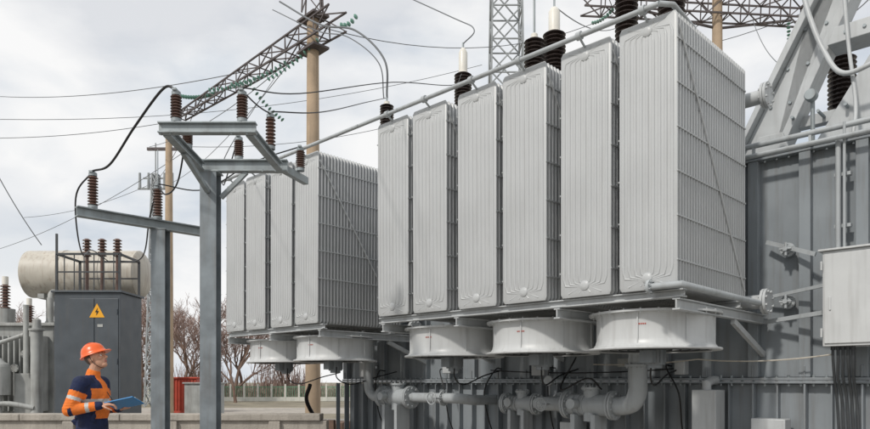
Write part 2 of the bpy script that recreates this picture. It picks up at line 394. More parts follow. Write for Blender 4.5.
p.tube(spline([L(-0.83,2.15,2.1),L(-0.83,2.15,4.0),L(-0.83,2.2,4.2),L(-0.83,2.45,4.28)]),0.03,10)
p.tube([L(-0.90,2.12,2.1),L(-0.90,2.12,4.4)],0.016,8)
for z in (2.6,3.2,3.8): p.box(L(-0.95,2.18,z),L(-0.78,2.26,z+0.04))
p.beam(L(-0.02,B0-0.13,3.15),L(-0.62,B0-0.3,2.90),0.03,0.05); p.beam(L(0.0,B0-0.14,2.15),L(-0.72,B0-0.4,2.20),0.035,0.05)
p.beam(L(0.0,B0-0.14,2.45),L(-0.72,B0-0.35,2.52),0.03,0.04)
for z in (3.02,2.38):
    a=-0.27
    flange(p,L(a,B0-0.16,z),(0,1,0),0.085,0.03,6); p.cyl(L(a,B0-0.2,z),L(a,B0,z),0.05,n=14); p.cyl(L(a,B0-0.26,z),L(a,B0-0.19,z),0.028,n=8)
    p.cyl(L(a,B0-0.23,z-0.08),L(a,B0-0.23,z+0.08),0.016,n=8); p.cyl(L(a-0.07,B0-0.24,z),L(a+0.07,B0-0.24,z),0.012,n=8)
fin(p,"tank_pipework",M_PIPE,T)
p=MB(); p.box(L(1.9,B0-0.12,1.62),L(2.1,B0-0.112,1.74)); fin(p,"rating_plate",M_PLATE,T,smooth=False)

# bushings
bp=MB(); bc=MB(); bw=MB(); bt=MB()
def bushing(a,b,z0,zs,h,rc,rs,n,cap=0.3,rcap=0.1,rod=0.0,turret=0.3):
    x,y,_=L(a,b,0)
    bt.lathe((x,y,z0),(0,0,1),[(turret*1.25,0),(turret*1.25,0.04),(turret,0.05),(turret,(zs-z0)*0.55),(turret*1.2,(zs-z0)*0.55+0.01),(turret*1.2,(zs-z0)*0.55+0.05),(rc*1.35,(zs-z0)*0.62),(rc*1.2,zs-z0-0.04),(rc*1.5,zs-z0-0.04),(rc*1.5,zs-z0)],24)
    bp.lathe((x,y,zs),(0,0,1),insul(None,h,rc,rs,n),22)
    bw.lathe((x,y,zs+h),(0,0,1),[(rc*1.1,0),(rcap,0.03),(rcap,cap*0.8),(rcap*0.6,cap*0.95),(rcap*0.3,cap)],18)
    bc.cyl((x,y,zs+h+cap-0.02),(x,y,zs+h+cap+0.1+rod),0.02,n=8)
bushing(5.9,3.0,TZ+0.07,6.55,0.78,0.11,0.17,13,cap=0.5,rcap=0.085)
bushing(8.14,3.0,TZ+0.07,6.6,0.75,0.085,0.15,13,cap=0.08,rcap=0.06)
bushing(4.19,3.0,TZ+0.07,6.1,1.3,0.11,0.18,19,cap=0.12,rcap=0.06,rod=0.6)
bushing(4.6,4.2,TZ+0.07,6.5,1.6,0.14,0.22,21,cap=0.5,rcap=0.11,rod=0.2)
bushing(2.38,3.0,TZ+0.07,5.6,1.9,0.11,0.18,26,cap=0.3,rcap=0.09)
bushing(1.63,3.0,TZ+0.07,5.6,2.0,0.13,0.20,26,cap=0.3,rcap=0.1)
bushing(-0.45,3.9,TZ+0.07,5.0,0.9,0.11,0.18,14,cap=0.2,rcap=0.1)
fin(bp,"bushing_porcelain",M_GREY_PORC,T,ang=60); fin(bw,"bushing_cap",M_WHITE,T); fin(bc,"bushing_terminal",M_GALV,T); fin(bt,"bushing_turret",M_TANK,T)

q=MB()
def plate(mb,pts,b0,b1):
    n=len(pts); vs=[L(a,b0,z) for a,z in pts]+[L(a,b1,z) for a,z in pts]
    mb.add(vs,[tuple(range(n)),tuple(range(2*n-1,n-1,-1))]+[(i,i+n,(i+1)%n+n,(i+1)%n) for i in range(n)])
plate(q,[(0.62,4.28),(0.10,4.28),(-0.95,6.45),(-0.95,8.6),(-1.3,8.6),(-1.0,7.2)],2.78,2.84)
plate(q,[(0.70,4.272),(0.62,4.28),(-1.04,7.3),(-0.92,7.3)],2.65,2.98)
plate(q,[(0.10,4.28),(0.00,4.28),(-1.0,6.38),(-0.9,6.42)],2.65,2.98)
plate(q,[(-0.35,4.28),(-1.10,4.28),(-1.6,5.6),(-1.2,5.6)],2.70,2.78)
plate(q,[(-0.60,5.55),(-3.0,5.55),(-3.0,5.75),(-0.68,5.75)],2.6,3.0)
plate(q,[(-0.0,4.70),(-3.0,4.70),(-3.0,4.84),(-0.08,4.84)],2.86,3.0)
plate(q,[(0.35,4.28),(-0.2,4.28),(-0.1,4.6),(0.2,4.6)],2.55,2.62)
fin(q,"conservator_support",M_LIGHT,T,smooth=False,bevel=0.008)
q=MB()
for k in range(5):
    tt=0.12+k*0.17; a=0.36-1.25*tt; z=4.28+2.6*tt
    for da in (-0.12,0.12): q.cyl(L(a+da,2.76,z),L(a+da,2.785,z),0.022,n=8)
for a,z in ((0.25,4.38),(-0.1,4.38),(-0.2,4.77),(-0.5,4.77),(-0.8,4.77),(-0.8,5.65),(-1.0,5.65)): q.cyl(L(a,2.5 if z<4.5 else 2.58,z),L(a,2.9,z),0.02,n=8)
q.lathe(L(-0.52,2.2,4.85),(0,-1,0),[(0.07,-0.08),(0.07,0),(0.06,0.02),(0.01,0.02)],20)
q.cyl(L(-0.52,2.3,4.3),L(-0.52,2.3,4.85),0.025,n=10)
fin(q,"support_fittings",M_GALV,T)
q=MB(); q.cyl(L(-0.6,3.4,7.9),L(-6,3.4,7.9),0.7,n=32); fin(q,"conservator",M_TANK,T)
q=MB()
q.tube(spline([L(-0.30,2.5,6.6),L(-0.42,2.45,6.0),L(-0.62,2.4,5.4),L(-0.85,2.35,5.05),L(-1.3,2.3,5.1)]),0.03,10)
q.tube(spline([L(-0.75,2.5,7.0),L(-0.85,2.45,5.6),L(-0.95,2.4,4.7),L(-0.95,2.3,4.3)]),0.022,10)
fin(q,"breather_pipe",M_LIGHT,T)

# control cabinet
c=MB(); c.box(L(-0.78,1.72,1.80),L(-1.45,2.10,2.86)); c.box(L(-0.80,1.70,1.83),L(-1.43,1.716,2.83)); c.box(L(-0.74,1.68,2.863),L(-1.5,2.14,2.885))
c.box(L(-0.85,1.685,2.2),L(-0.87,1.699,2.35)); c.box(L(-0.9,2.10,2.0),L(-0.95,2.25,2.05)); c.box(L(-0.9,2.10,2.6),L(-0.95,2.25,2.65))
for z in (1.95,2.7): c.cyl(L(-0.775,1.69,z-0.05),L(-0.775,1.69,z+0.05),0.012,n=8)
fin(c,"control_cabinet",M_FAN,T,smooth=False,bevel=0.008)
c=MB()
for i in range(5):
    a=-0.85-i*0.05
    c.tube(spline([L(a,1.85,1.81),L(a,1.86,1.65),L(a+0.03*random.random(),1.95,1.45),L(a+0.02,2.1,1.2),L(a,2.15,0.6)]),0.016,8)
    c.cyl(L(a,1.85,1.76),L(a,1.85,1.81),0.024,n=8)
fin(c,"cabinet_cables",M_DARK,T)

# pumps, lower pipes
c=MB()
def pump(a,z,r=0.15,b=1.55,l=1.0):
    c.cyl(L(a-0.36*l,b,z),L(a+0.30*l,b,z),r,n=22)
    c.cyl(L(a-0.05,b,z-r*1.5),L(a-0.05,b,z+r*1.5),r*0.75,n=18)
    flange(c,L(a-0.05,b,z+r*1.45),(0,0,1),r*0.95,0.03,8)
    for k in (0.02,0.1,0.18): c.lathe(L(a+k*l,b,z),(-1,0,0),[(r+0.012,0),(r+0.012,0.014)],22)
    for aa in (-0.36*l,-0.36*l-0.04,0.33*l,0.33*l+0.04): flange(c,L(a+aa,b,z),(1,0,0),r+0.05,0.03,10)
    c.box(L(a-0.2*l,b-0.12,0.22),L(a-0.13*l,b+0.12,z-r+0.02)); c.box(L(a+0.13*l,b-0.12,0.22),L(a+0.2*l,b+0.12,z-r+0.02))
    c.cyl(L(a+0.12,b-r-0.06,z+0.02),L(a+0.12,b-r+0.03,z+0.02),0.07,n=16)
pump(2.15,1.08,0.15); pump(6.2,1.13,0.15); pump(3.62,1.06,0.12,1.85,0.8)
c.tube(spline([L(1.77,1.55,1.08),L(1.60,1.55,1.08),L(1.46,1.55,1.13),L(1.39,1.55,1.28),L(1.39,1.55,1.45),L(1.39,1.55,1.72)],6),0.125,20)
flange(c,L(1.39,1.55,1.60),(0,0,1),0.17,0.03,10)
c.tube([L(1.39,1.55,1.7),L(1.39,1.55,2.2)],0.12,20)
c.tube(spline([L(2.52,1.55,1.08),L(2.9,1.55,1.08),L(3.05,1.6,1.08),L(3.1,1.8,1.08),L(3.1,2.3,1.08)],6),0.10,18)
flange(c,L(3.1,2.2,1.08),(0,1,0),0.16,0.03,10)
c.tube(spline([L(5.8,1.55,1.13),L(4.8,1.55,1.13),L(4.6,1.6,1.12),L(4.5,1.8,1.1),L(4.5,2.35,1.1)],6),0.085,18)
flange(c,L(5.0,1.55,1.13),(1,0,0),0.13,0.03,8)
c.tube(spline([L(6.57,1.55,1.13),L(6.8,1.55,1.13),L(6.95,1.55,1.25),L(6.98,1.55,1.5),L(6.98,1.55,2.2)],6),0.085,18)
def wheel(a,b,z,r):
    n=24; c.tube([L(a+r*math.cos(2*math.pi*k/n),b,z+r*math.sin(2*math.pi*k/n)) for k in range(n+1)],0.010,6)
    for k in range(3):
        an=k*math.pi/3; c.tube([L(a-r*math.cos(an),b,z-r*math.sin(an)),L(a+r*math.cos(an),b,z+r*math.sin(an))],0.007,5)
    c.cyl(L(a,b,z),L(a,b+0.2,z),0.014,n=8)
wheel(4.95,1.3,1.13,0.10); wheel(2.75,1.32,1.08,0.09)
c.lathe(L(3.0,1.75,1.42),(0,-1,0),[(0.075,-0.05),(0.08,0),(0.075,0.012),(0.01,0.012)],20); c.cyl(L(3.0,1.78,1.2),L(3.0,1.78,1.4),0.015,n=8)
fin(c,"oil_pump",M_PIPE,T)
c=MB()
c.box(L(0.48,1.85,0.5),L(0.80,2.15,1.30)); c.tube([L(0.64,1.95,1.28),L(0.64,1.95,1.38),L(0.64,2.1,1.42),L(0.64,2.3,1.42)],0.06,12)
c.box(L(3.3,2.05,1.5),L(3.55,2.22,1.78)); c.box(L(5.3,2.0,1.55),L(5.5,2.22,1.85)); c.box(L(1.0,2.08,1.5),L(1.15,2.22,1.7))
c.box(L(-0.3,2.0,0.5),L(0.1,2.23,0.95))
c.box(L(7.6,2.0,1.5),L(7.85,2.22,1.8)); c.box(L(2.6,1.9,0.4),L(2.9,2.15,0.8))
fin(c,"junction_box",M_LIGHT,T,smooth=True,bevel=0.012)
c=MB()
for ac in FANS:
    a0=ac; a1=ac+random.uniform(0.2,0.6)
    c.tube(spline([L(a0,0.82,1.66),L(a0+0.05,0.88,1.46),L((a0+a1)/2,1.2,1.36),L(a1,1.8,1.50),L(a1,2.28,1.60)]),0.011,6)
for a1 in (1.25,3.2,4.3,5.6,7.3):
    a2=a1+random.uniform(-.3,.3)
    c.tube(spline([L(a1,2.22,1.62),L(a1,2.05,1.6),L(a2,1.95,1.25),L(a2,2.05,0.8),L(a2,2.2,0.5)]),0.011,6)
c.tube(sag(L(1.2,2.17,1.58),L(4.5,2.17,1.60),0.05,24),0.010,6)
c.tube(spline([L(1.9,1.5,1.3),L(1.95,1.3,1.45),L(2.3,1.2,1.3),L(2.4,1.6,1.75)]),0.012,6)
c.tube(spline([L(8.2,1.2,1.35),L(8.4,1.25,1.0),L(8.5,1.6,0.4)]),0.04,8)
fin(c,"control_cables",M_BLACK,T)
c=MB(); c.tube(sag(L(-0.8,2.05,1.72),L(0.8,2.05,1.70),0.05,16),0.010,6); c.tube(sag(L(0.8,2.05,1.70),L(2.4,2.05,1.66),0.03,16),0.010,6)
fin(c,"earthing_conductor",M_CREAM,T)
c=MB(); c.box(L(-4,1.2,0.0),L(9.6,6.2,0.22)); fin(c,"concrete_plinth",M_CONC,T,smooth=False,bevel=0.02)

# ---------------------------------------------------------------- steel support portals (near)
P=empty("disconnector_support",(0,0,0))
s=MB(); s.ibeam((-2.62,8,0),(-2.62,8,3.83),0.19,0.19,0.014,up=(0,1,0)); s.box((-2.80,7.85,0),(-2.44,8.15,0.02))
fin(s,"post",M_POST,P,smooth=False,bevel=0.003)
s=MB()
s.ibeam((-2.80,8,3.92),(-1.72,8,3.92),0.10,0.14)
s.ibeam((-2.72,6.75,3.90),(-1.76,6.75,3.90),0.09,0.11)
s.ibeam((-2.66,6.80,3.89),(-2.70,7.93,3.89),0.08,0.10); s.ibeam((-1.84,6.80,3.89),(-1.80,7.93,3.89),0.08,0.10)
s.beam((-1.80,8.06,3.92),(-1.62,8.6,3.92),0.07,0.09)
s.beam((-2.62,7.9,3.6),(-2.68,7.3,3.84),0.05,0.05); s.beam((-2.5,8,3.55),(-2.2,8,3.85),0.05,0.05)
s.box((-2.74,7.9,3.83),(-2.5,8.1,3.846))
for x in (-2.7,-2.6,-2.0,-1.85): s.cyl((x,7.96,3.84),(x,7.96,3.87),0.014,n=6); s.cyl((x,6.73,3.83),(x,6.73,3.87),0.014,n=6)
fin(s,"top_frame",M_GALV,P,smooth=False,bevel=0.003)
ip=MB(); im=MB()
def post_ins(x,y,z,h,rc=0.03,rs=0.055,n=8):
    im.cyl((x,y,z),(x,y,z+0.035),rs*0.9,n=14); ip.lathe((x,y,z+0.035),(0,0,1),insul(None,h-0.07,rc,rs,n),18); im.cyl((x,y,z+h-0.035),(x,y,z+h),rs*0.8,n=14)
    im.box((x-0.02,y-0.06,z+h),(x+0.02,y+0.06,z+h+0.02))
for x,y,z,hh in ((-2.55,6.75,3.957,0.30),(-1.90,6.75,3.957,0.30),(-1.80,7.5,3.945,0.38),(-1.64,8.35,3.97,0.28),(-2.29,8,3.993,0.26),(-2.69,7.45,3.945,0.22)): post_ins(x,y,z,hh)
fin(ip,"post_insulators",M_PORC,P,ang=60); fin(im,"insulator_fittings",M_GALV,P)

P2=empty("cable_riser_support",(0,0,0))
s=MB(); s.ibeam((-3.50,8.74,0),(-3.50,8.74,3.33),0.18,0.18,0.014,up=(0,1,0)); s.box((-3.7,8.58,0),(-3.3,8.9,0.02)); fin(s,"post",M_POST,P2,smooth=False,bevel=0.003)
s=MB(); s.ibeam((-4.20,8.02,3.40),(-2.95,9.28,3.40),0.10,0.12)
s.box((-3.6,8.64,3.33),(-3.4,8.84,3.338))
fin(s,"crossbeam",M_GALV,P2,smooth=False,bevel=0.003)
ip=MB(); im=MB()
for x,y in ((-4.07,8.15),(-3.52,8.70)): post_ins(x,y,3.462,0.42,0.034,0.06,10)
fin(ip,"post_insulators",M_PORC,P2,ang=60)
im.cyl((-3.52,8.70,3.88),(-3.52,8.70,4.35),0.006,n=6)
fin(im,"insulator_fittings",M_GALV,P2)
c=MB()
c.tube(spline([(-2.55,6.75,4.28),(-2.72,6.85,4.33),(-3.2,7.3,4.12),(-3.7,7.8,3.88),(-4.07,8.15,3.91)],10),0.013,8)
c.tube(spline([(-4.07,8.15,3.91),(-4.3,8.2,3.6),(-4.9,9.5,3.2),(-6.5,13,3.9),(-7.3,15.3,4.1)],10),0.010,6)
c.tube(spline([(-3.52,8.7,3.9),(-3.75,9.0,3.55),(-4.5,10.5,3.3),(-7.0,15.3,4.1)],10),0.010,6)
c.tube(spline([(-2.69,7.45,4.2),(-3.0,8.0,3.75),(-3.3,8.4,3.7),(-3.52,8.7,3.9)],10),0.010,6)
c.tube(sag((-1.90,6.75,4.28),(-1.80,7.5,4.34),0.03),0.008,6)
c.tube(spline([(-1.80,7.5,4.36),(-1.4,8.5,4.75),(-1.2,12,6.3),(-1.05,14.6,7.45)],8),0.008,6)
c.tube(spline([(-1.90,6.75,4.3),(-1.5,7.6,4.6),(-0.6,9.6,5.6),(0.3,12,6.6),(0.5,12.9,7.2)],8),0.007,6)
c.tube(spline([(-2.29,8,4.28),(-2.9,9.4,4.1),(-3.6,12,5.5),(-4.6,20,10.4)],8),0.008,6)
c.tube(spline([(-1.64,8.35,4.27),(-2.3,8.6,4.15),(-3.0,8.9,3.9),(-3.52,8.72,3.92)],8),0.008,6)
fin(c,"cable_jumpers",M_BLACK)

# ---------------------------------------------------------------- poles and lattice
c=MB(); c.cyl((-3.28,18.4,0),(-3.28,18.4,11.2),0.21,0.155,n=20); 
pole=fin(c,"concrete_power_pole",M_POLE)
s=MB(); lattice(s,(-2.5,17.6,10.75),(-8.9,24.1,10.75),0.55,0.5,13,0.028,taper=0.45,cross=False)
s.beam((-3.0,18.1,10.3),(-3.56,18.7,10.3),0.5,0.06); s.beam((-3.0,18.1,11.15),(-3.56,18.7,11.15),0.5,0.06)
lattice(s,(-3.28,18.4,11.2),(-3.28,18.4,15.5),0.5,0.5,7,0.026,taper=0.3,cross=False)
fin(s,"lattice_crossarm",M_LATT,pole,smooth=False)
c=MB(); c.cyl((-11.65,30,0),(-11.65,30,12.4),0.20,0.14,n=16); pole2=fin(c,"concrete_power_pole",M_POLE)
s=MB(); s.beam((-12.6,30,11.6),(-10.7,30,11.6),0.1,0.12); fin(s,"crossarm",M_LATT,pole2,smooth=False)
c=MB(); c.cyl((10.3,25,0),(10.3,25,15.6),0.24,0.17,n=16)
pole3=fin(c,"concrete_power_pole",M_POLE)
s=MB(); lattice(s,(5.4,25,15.3),(15.0,25,14.8),0.7,0.7,13,0.036,cross=False); 
s.beam((10.3,25,14.3),(7.4,25,15.0),0.07,0.07); s.beam((10.3,25,14.3),(13.0,25,14.6),0.07,0.07)
fin(s,"lattice_crossarm",M_LATT,pole3,smooth=False)
s=MB(); lattice(s,(3.62,35,0),(3.62,35,27),2.1,2.1,16,0.06,taper=0.62); fin(s,"lattice_tower",M_TOWER,smooth=False)
s=MB(); lattice(s,(-15.9,39,0),(-15.9,39,13.2),0.9,0.9,16,0.05,taper=0.35); s.beam((-16.9,39,12.4),(-14.9,39,12.4),0.1,0.1); s.beam((-16.6,39,13.0),(-15.2,39,13.0),0.08,0.08); s.beam((-15.9,39,13),(-15.9,39,15),0.06,0.06)
for x in (-16.8,-16.3,-15.4,-14.95): s.cyl((x,39,12.4),(x,39,13.3),0.09,0.07,n=8)
fin(s,"lattice_mast",M_TOWER,smooth=False)

# overhead lines
c=MB()
for p0,p1,sg,r in (((-19.05,30,13.9),(-5.65,20.9,10.9),0.3,0.014),((-19.05,30,12.9),(2.4,35,17.6),0.8,0.014),((-15.9,25,10.3),(-8.8,24,10.6),0.15,0.012),
    ((-10.9,15.5,8.2),(-8.9,15.5,4.5),0.25,0.012),((-3.3,18.4,11.0),(6.5,25,14.8),0.9,0.012),((-12.5,30,11.7),(-3.3,18.4,10.6),0.5,0.012),((-3.3,18.4,14.9),(-1.5,12,14.0),0.1,0.014),
    ((2.9,35,16),(10.3,25,14.9),1.0,0.016),((4.5,35,18),(16,25,16),1.2,0.016),((-10.8,30,11.7),(3,35,16.2),0.8,0.014),((-24,40,11),(-15.9,39,12.8),0.4,0.014),((-26,40,9),(-10.8,30,11.6),0.5,0.014),
    ((9.5,25,14.5),(6.1,17,9),0.3,0.012),((13,25,14.6),(8,12.2,8.5),0.6,0.012),((-16.2,39,12.6),(-8.5,24,10.7),0.4,0.012),((-15.3,39,12.6),(-3.6,18.7,10.6),0.6,0.012),
    ((7.2,25,14.8),(2.4,13.4,8.7),0.5,0.012),((11.6,25,14.6),(7.6,14.5,8.0),0.4,0.012)):
    c.tube(sag(p0,p1,sg),r,5)
c.tube(spline([(-1.03,14.72,7.5),(-1.08,14.6,8.27),(-1.75,15,9.1),(-2.69,16,9.75),(-3.9,17.2,10.95)],10),0.022,8)
c.tube(spline([(-1.10,14.72,7.5),(-1.2,14.6,8.2),(-1.9,15,8.95),(-2.75,16,9.6),(-4.1,17.3,10.8)],10),0.012,8)
c.tube(spline([(0.54,13.18,7.9),(0.75,13.2,8.2),(0.3,14.6,9.2),(-1.9,17,11.5)],8),0.012,8)
c.tube(spline([(2.29,13.16,8.9),(2.4,13.5,10),(3.0,16,13),(6.5,25,15)],8),0.015,8)
c.tube(spline([(1.74,12.02,8.2),(1.4,12.5,9.3),(1.9,15,11.5),(3.5,25,15.4)],8),0.012,8)
fin(c,"overhead_power_lines",M_WIRE)
c=MB()
def string(p0,p1,r=0.07):
    p0=V(p0);p1=V(p1);d=p1-p0;n=int(d.length/0.13)
    for i in range(n):
        pp=p0+d*(i/n)-V((0,0,0.12*4*(i/n)*(1-i/n)))
        c.lathe(pp,d,[(0.03,0),(r,0.03),(r*0.9,0.045),(0.03,0.06)],12)
string((-3.1,18.2,10.5),(-4.6,18.6,9.6)); string((-5.65,20.9,10.5),(-4.6,21,9.4)); string((-7.2,22.5,10.9),(-8.9,23.6,11.3)); string((-4.2,19.3,10.4),(-5.9,19.6,9.9)); string((12.9,25,14.5),(12.7,24.5,12.7)); string((-2.4,17.5,10.5),(-1.9,17,10.6)); string((6.5,25,15),(5.6,24.6,14.3)); string((-4.9,20.2,10.5),(-6.8,20.4,10.1)); string((9.0,25,14.6),(8.7,24.5,13.4))
fin(c,"glass_insulator_strings",M_GLASS,ang=50)

# ---------------------------------------------------------------- old transformer at left
O=empty("oil_transformer",(0,0,0))
s=MB(); s.box((-12.6,16.6,0.0),(-9.25,18.6,2.75)); s.box((-12.7,16.5,2.753),(-9.15,18.7,2.83))
for i in range(24): s.box((-12.5+i*0.135,16.35,0.7),(-12.46+i*0.135,16.598,2.5))
for i in range(10): s.box((-9.248,16.8+i*0.17,0.7),(-9.02,16.84+i*0.17,2.5))
s.box((-9.9,16.1,0.5),(-9.5,16.34,1.6))
fin(s,"ribbed_tank",M_OLD,O,smooth=False,bevel=0.01)
s=MB()
s.cyl((-10.1,15.9,1.1),(-10.1,15.9,1.75),0.22,n=22); s.lathe((-10.1,15.9,1.75),(0,0,1),[(0.22,0),(0.2,0.06),(0.1,0.12),(0.05,0.2)],20)
s.cyl((-10.1,15.9,0),(-10.1,15.9,1.1),0.06,n=12)
s.cyl((-10.9,15.9,0.0),(-10.9,15.9,2.1),0.1,n=16); s.cyl((-9.55,16.0,1.6),(-9.55,16.0,3.2),0.06,n=14)
s.cyl((-9.3,16.0,0.0),(-9.3,16.0,2.6),0.13,n=16); s.lathe((-9.3,16,2.6),(0,0,1),[(0.17,0),(0.17,0.04),(0.1,0.05),(0.09,0.25),(0.02,0.3)],16)
s.tube(spline([(-11.3,16.2,0.8),(-11.3,16.0,1.6),(-10.9,15.95,2.2),(-10.2,15.95,2.3),(-9.6,16.0,2.5)]),0.05,10)
s.tube(spline([(-10.4,16.1,0.5),(-10.4,15.8,0.8),(-9.9,15.8,0.9),(-9.3,15.9,0.8)]),0.06,10)
s.cyl((-10.6,16.9,2.83),(-10.6,16.9,3.2),0.22,n=18); s.cyl((-11.6,17,2.83),(-11.6,17,3.3),0.25,n=18); s.cyl((-9.6,17.1,2.83),(-9.6,17.1,3.5),0.08,n=12)
s.tube(spline([(-9.6,17.1,3.45),(-9.6,17.2,3.65),(-9.3,17.4,3.75)]),0.07,10)
for x in (-10.3,-10.9): s.cyl((x,16.25,1.2),(x,16.05,1.2),0.12,n=14)
for x in (-10.75,-10.5,-10.0,-9.75): flange(s,(x,16.32,2.0+0.3*math.sin(x*9)),(0,-1,0),0.10,0.04,6)
fin(s,"fittings",M_OLD,O)
s=MB()
for x,y,z,hh in ((-10.6,16.9,3.2,0.6),(-11.6,17,3.3,0.8),(-9.95,16.8,2.83,0.45)): s.lathe((x,y,z),(0,0,1),insul(None,hh,0.06,0.12,8),16)
fin(s,"bushings",M_PORC,O,ang=60)
s=MB(); s.cyl((-10.6,16.9,3.8),(-10.6,16.9,4.0),0.07,n=12); s.cyl((-9.95,16.8,3.28),(-9.95,16.8,3.45),0.06,n=12); fin(s,"bushing_caps",M_WHITE,O)
s=MB(); s.lathe((-10.35,17.6,4.16),(1,0,0),[(0.02,-0.14),(0.3,-0.11),(0.52,-0.05),(0.6,0.0),(0.6,0.9),(0.615,0.91),(0.615,0.96),(0.6,0.97),(0.6,1.9),(0.615,1.91),(0.615,1.96),(0.6,1.97),(0.6,2.8),(0.52,2.87),(0.3,2.93),(0.02,2.96)],40)
fin(s,"conservator",M_CREAM,O)
s=MB()
for x in (-9.9,-8.0): s.beam((x,17.6,0),(x,17.6,3.6),0.12,0.12); s.box((x-0.08,17.2,3.5),(x+0.08,18.0,3.62))
s.beam((-9.9,17.6,2.9),(-8,17.6,2.9),0.08,0.1)
s.tube(spline([(-9.6,17.5,3.6),(-9.6,17.3,3.2),(-9.7,17.1,2.85)]),0.05,10)
fin(s,"conservator_stand",M_OLD,O)

C=empty("switchgear_cabinet",(0,0,0))
s=MB(); s.box((-8.45,15.2,0.25),(-6.98,16.3,3.38)); s.box((-8.5,15.15,3.383),(-6.93,16.35,3.43))
s.box((-8.10,15.185,0.4),(-7.56,15.198,3.25)); s.box((-7.53,15.185,0.4),(-7.02,15.198,3.25)); s.box((-7.62,15.16,1.8),(-7.60,15.183,2.0))
s.box((-8.5,15.15,0),(-6.93,16.35,0.247))
for z in (0.7,1.8,2.9): s.cyl((-7.045,15.18,z),(-7.045,15.18,z+0.12),0.015,n=8)
fin(s,"body",M_CAB,C,smooth=False,bevel=0.01)
s=MB()
for x in (-8.42,-7.02):
    for y in (15.25,16.25): s.beam((x,y,3.43),(x,y,4.25),0.045,0.045)
for y in (15.25,16.25): s.beam((-8.42,y,4.25),(-7.02,y,4.25),0.045,0.045); s.beam((-8.42,y,3.85),(-7.02,y,3.85),0.03,0.03)
for x in (-8.42,-7.02): s.beam((x,15.25,4.25),(x,16.25,4.25),0.045,0.045)
for i in range(6): s.beam((-8.25+i*0.22,15.25,3.43),(-8.25+i*0.22,15.25,4.25),0.018,0.018)
s.beam((-8.42,15.25,3.43),(-8.42,15.25,4.7),0.04,0.04)
fin(s,"roof_railing",M_DARK,C,smooth=False)
s=MB()
for x in (-8.0,-7.65,-7.3): s.lathe((x,15.75,4.27),(0,0,1),insul(None,0.42,0.05,0.10,6),16); s.cyl((x,15.75,3.43),(x,15.75,4.27),0.04,n=10)
fin(s,"bushings",M_PORC,C,ang=60)
s=MB(); zc=2.98; s.add([(-7.66,15.178,zc-0.15),(-7.32,15.178,zc-0.15),(-7.49,15.178,zc+0.16),(-7.66,15.184,zc-0.15),(-7.32,15.184,zc-0.15),(-7.49,15.184,zc+0.16)],[(0,1,2),(5,4,3),(0,3,4,1),(1,4,5,2),(2,5,3,0)])
fin(s,"warning_triangle",M_YEL,C,smooth=False)
s=MB(); y=15.172; s.add([(-7.47,y,zc+0.07),(-7.53,y,zc-0.035),(-7.495,y,zc-0.03),(-7.505,y,zc-0.11),(-7.445,y,zc-0.005),(-7.485,y,zc-0.01)],[(0,1,2,5),(5,2,3,4)])
fin(s,"lightning_symbol",M_BLACK,C,smooth=False)
s=MB(); s.box((-7.48,15.176,2.62),(-7.36,15.184,2.68)); fin(s,"number_plate",M_OLD,C,smooth=False)

s=MB(); s.box((-11.9,30.6,0.01),(-10.65,32.6,1.55)); s.box((-11.98,30.5,1.553),(-10.57,32.7,1.62))
for i in range(9): s.box((-11.85+i*0.14,30.56,0.15),(-11.79+i*0.14,30.598,1.5))
fin(s,"red_storage_container",M_RED,smooth=False,bevel=0.01)
s=MB(); s.box((-8.05,22,0.15),(-6.98,22.7,1.34)); s.box((-8.1,21.95,1.343),(-6.93,22.75,1.39)); s.box((-8.0,21.98,0.2),(-7.53,21.997,1.28)); s.box((-7.5,21.98,0.2),(-7.03,21.997,1.28)); s.box((-8.0,22.05,0),(-7.0,22.6,0.147))
fin(s,"outdoor_relay_cabinet",M_OLD,smooth=False,bevel=0.01)
s=MB(); s2=MB()
for i in range(60):
    x=-34+i*1.0
    s2.box((x,50,0),(x+0.12,50.12,1.25)); 
    for k in range(6): s.box((x+0.17+k*0.14,50.03,0.15),(x+0.21+k*0.14,50.07,1.1))
    s.box((x+0.12,50.04,1.02),(x+1.0,50.06,1.07)); s2.box((x+0.12,50.02,0),(x+1.0,50.1,0.3))
F=empty("boundary_fence",(0,0,0)); fin(s,"railings",M_FGREEN,F,smooth=False); fin(s2,"posts",M_FWHITE,F,smooth=False)

# ---------------------------------------------------------------- bare trees
def tree(x,y,h,seed,name="bare_tree"):
    R=random.Random(seed); tr=MB(); tw=MB()
    def br(p,d,l,r,dep):
        n=3; pts=[p]; q=p.copy(); dd=d.copy()
        for i in range(n):
            dd=(dd+V((R.uniform(-.16,.16),R.uniform(-.16,.16),R.uniform(-.04,.12)))).normalized(); q=q+dd*(l/n); pts.append(q.copy())
        rr=[r*(1-0.4*i/n) for i in range(n+1)]
        (tr if dep<3 else tw).tube(pts,rr,5 if dep<3 else 3)
        if dep>=6: return
        k=R.choice((3,3,4)) if dep<5 else 3
        for i in range(k):
            t=pts[-1] if i<2 else pts[R.choice((1,2))]
            ax=V((R.uniform(-1,1),R.uniform(-1,1),R.uniform(-.3,.5))).normalized()
            nd=(dd+ax*R.uniform(0.45,0.85)).normalized()
            br(t,nd,l*R.uniform(0.64,0.82),max(r*0.58,0.012),dep+1)
    e=empty(name,(x,y,0))
    br(V((0,0,0)),V((R.uniform(-.08,.08),0,1)).normalized(),h*0.25,h*0.017,0)
    fin(tr,"limbs",M_BARK,e,smooth=False); fin(tw,"twigs",M_TWIG,e,smooth=False)
i=0
for x,y,h in ((-19.8,44,10.0),(-18.6,55,11.5),(-17.0,46,9),(-15.2,52,9.5),(-13.4,46,7.5),(-23.5,56,11),(-29.5,48,9.5),(-32.5,52,10),(-12.0,54,7),(-26.5,58,9),(-16.4,58,10.5),(-21.5,50,10)):
    tree(x,y,h,200+i); i+=1
R=random.Random(5); s=MB()
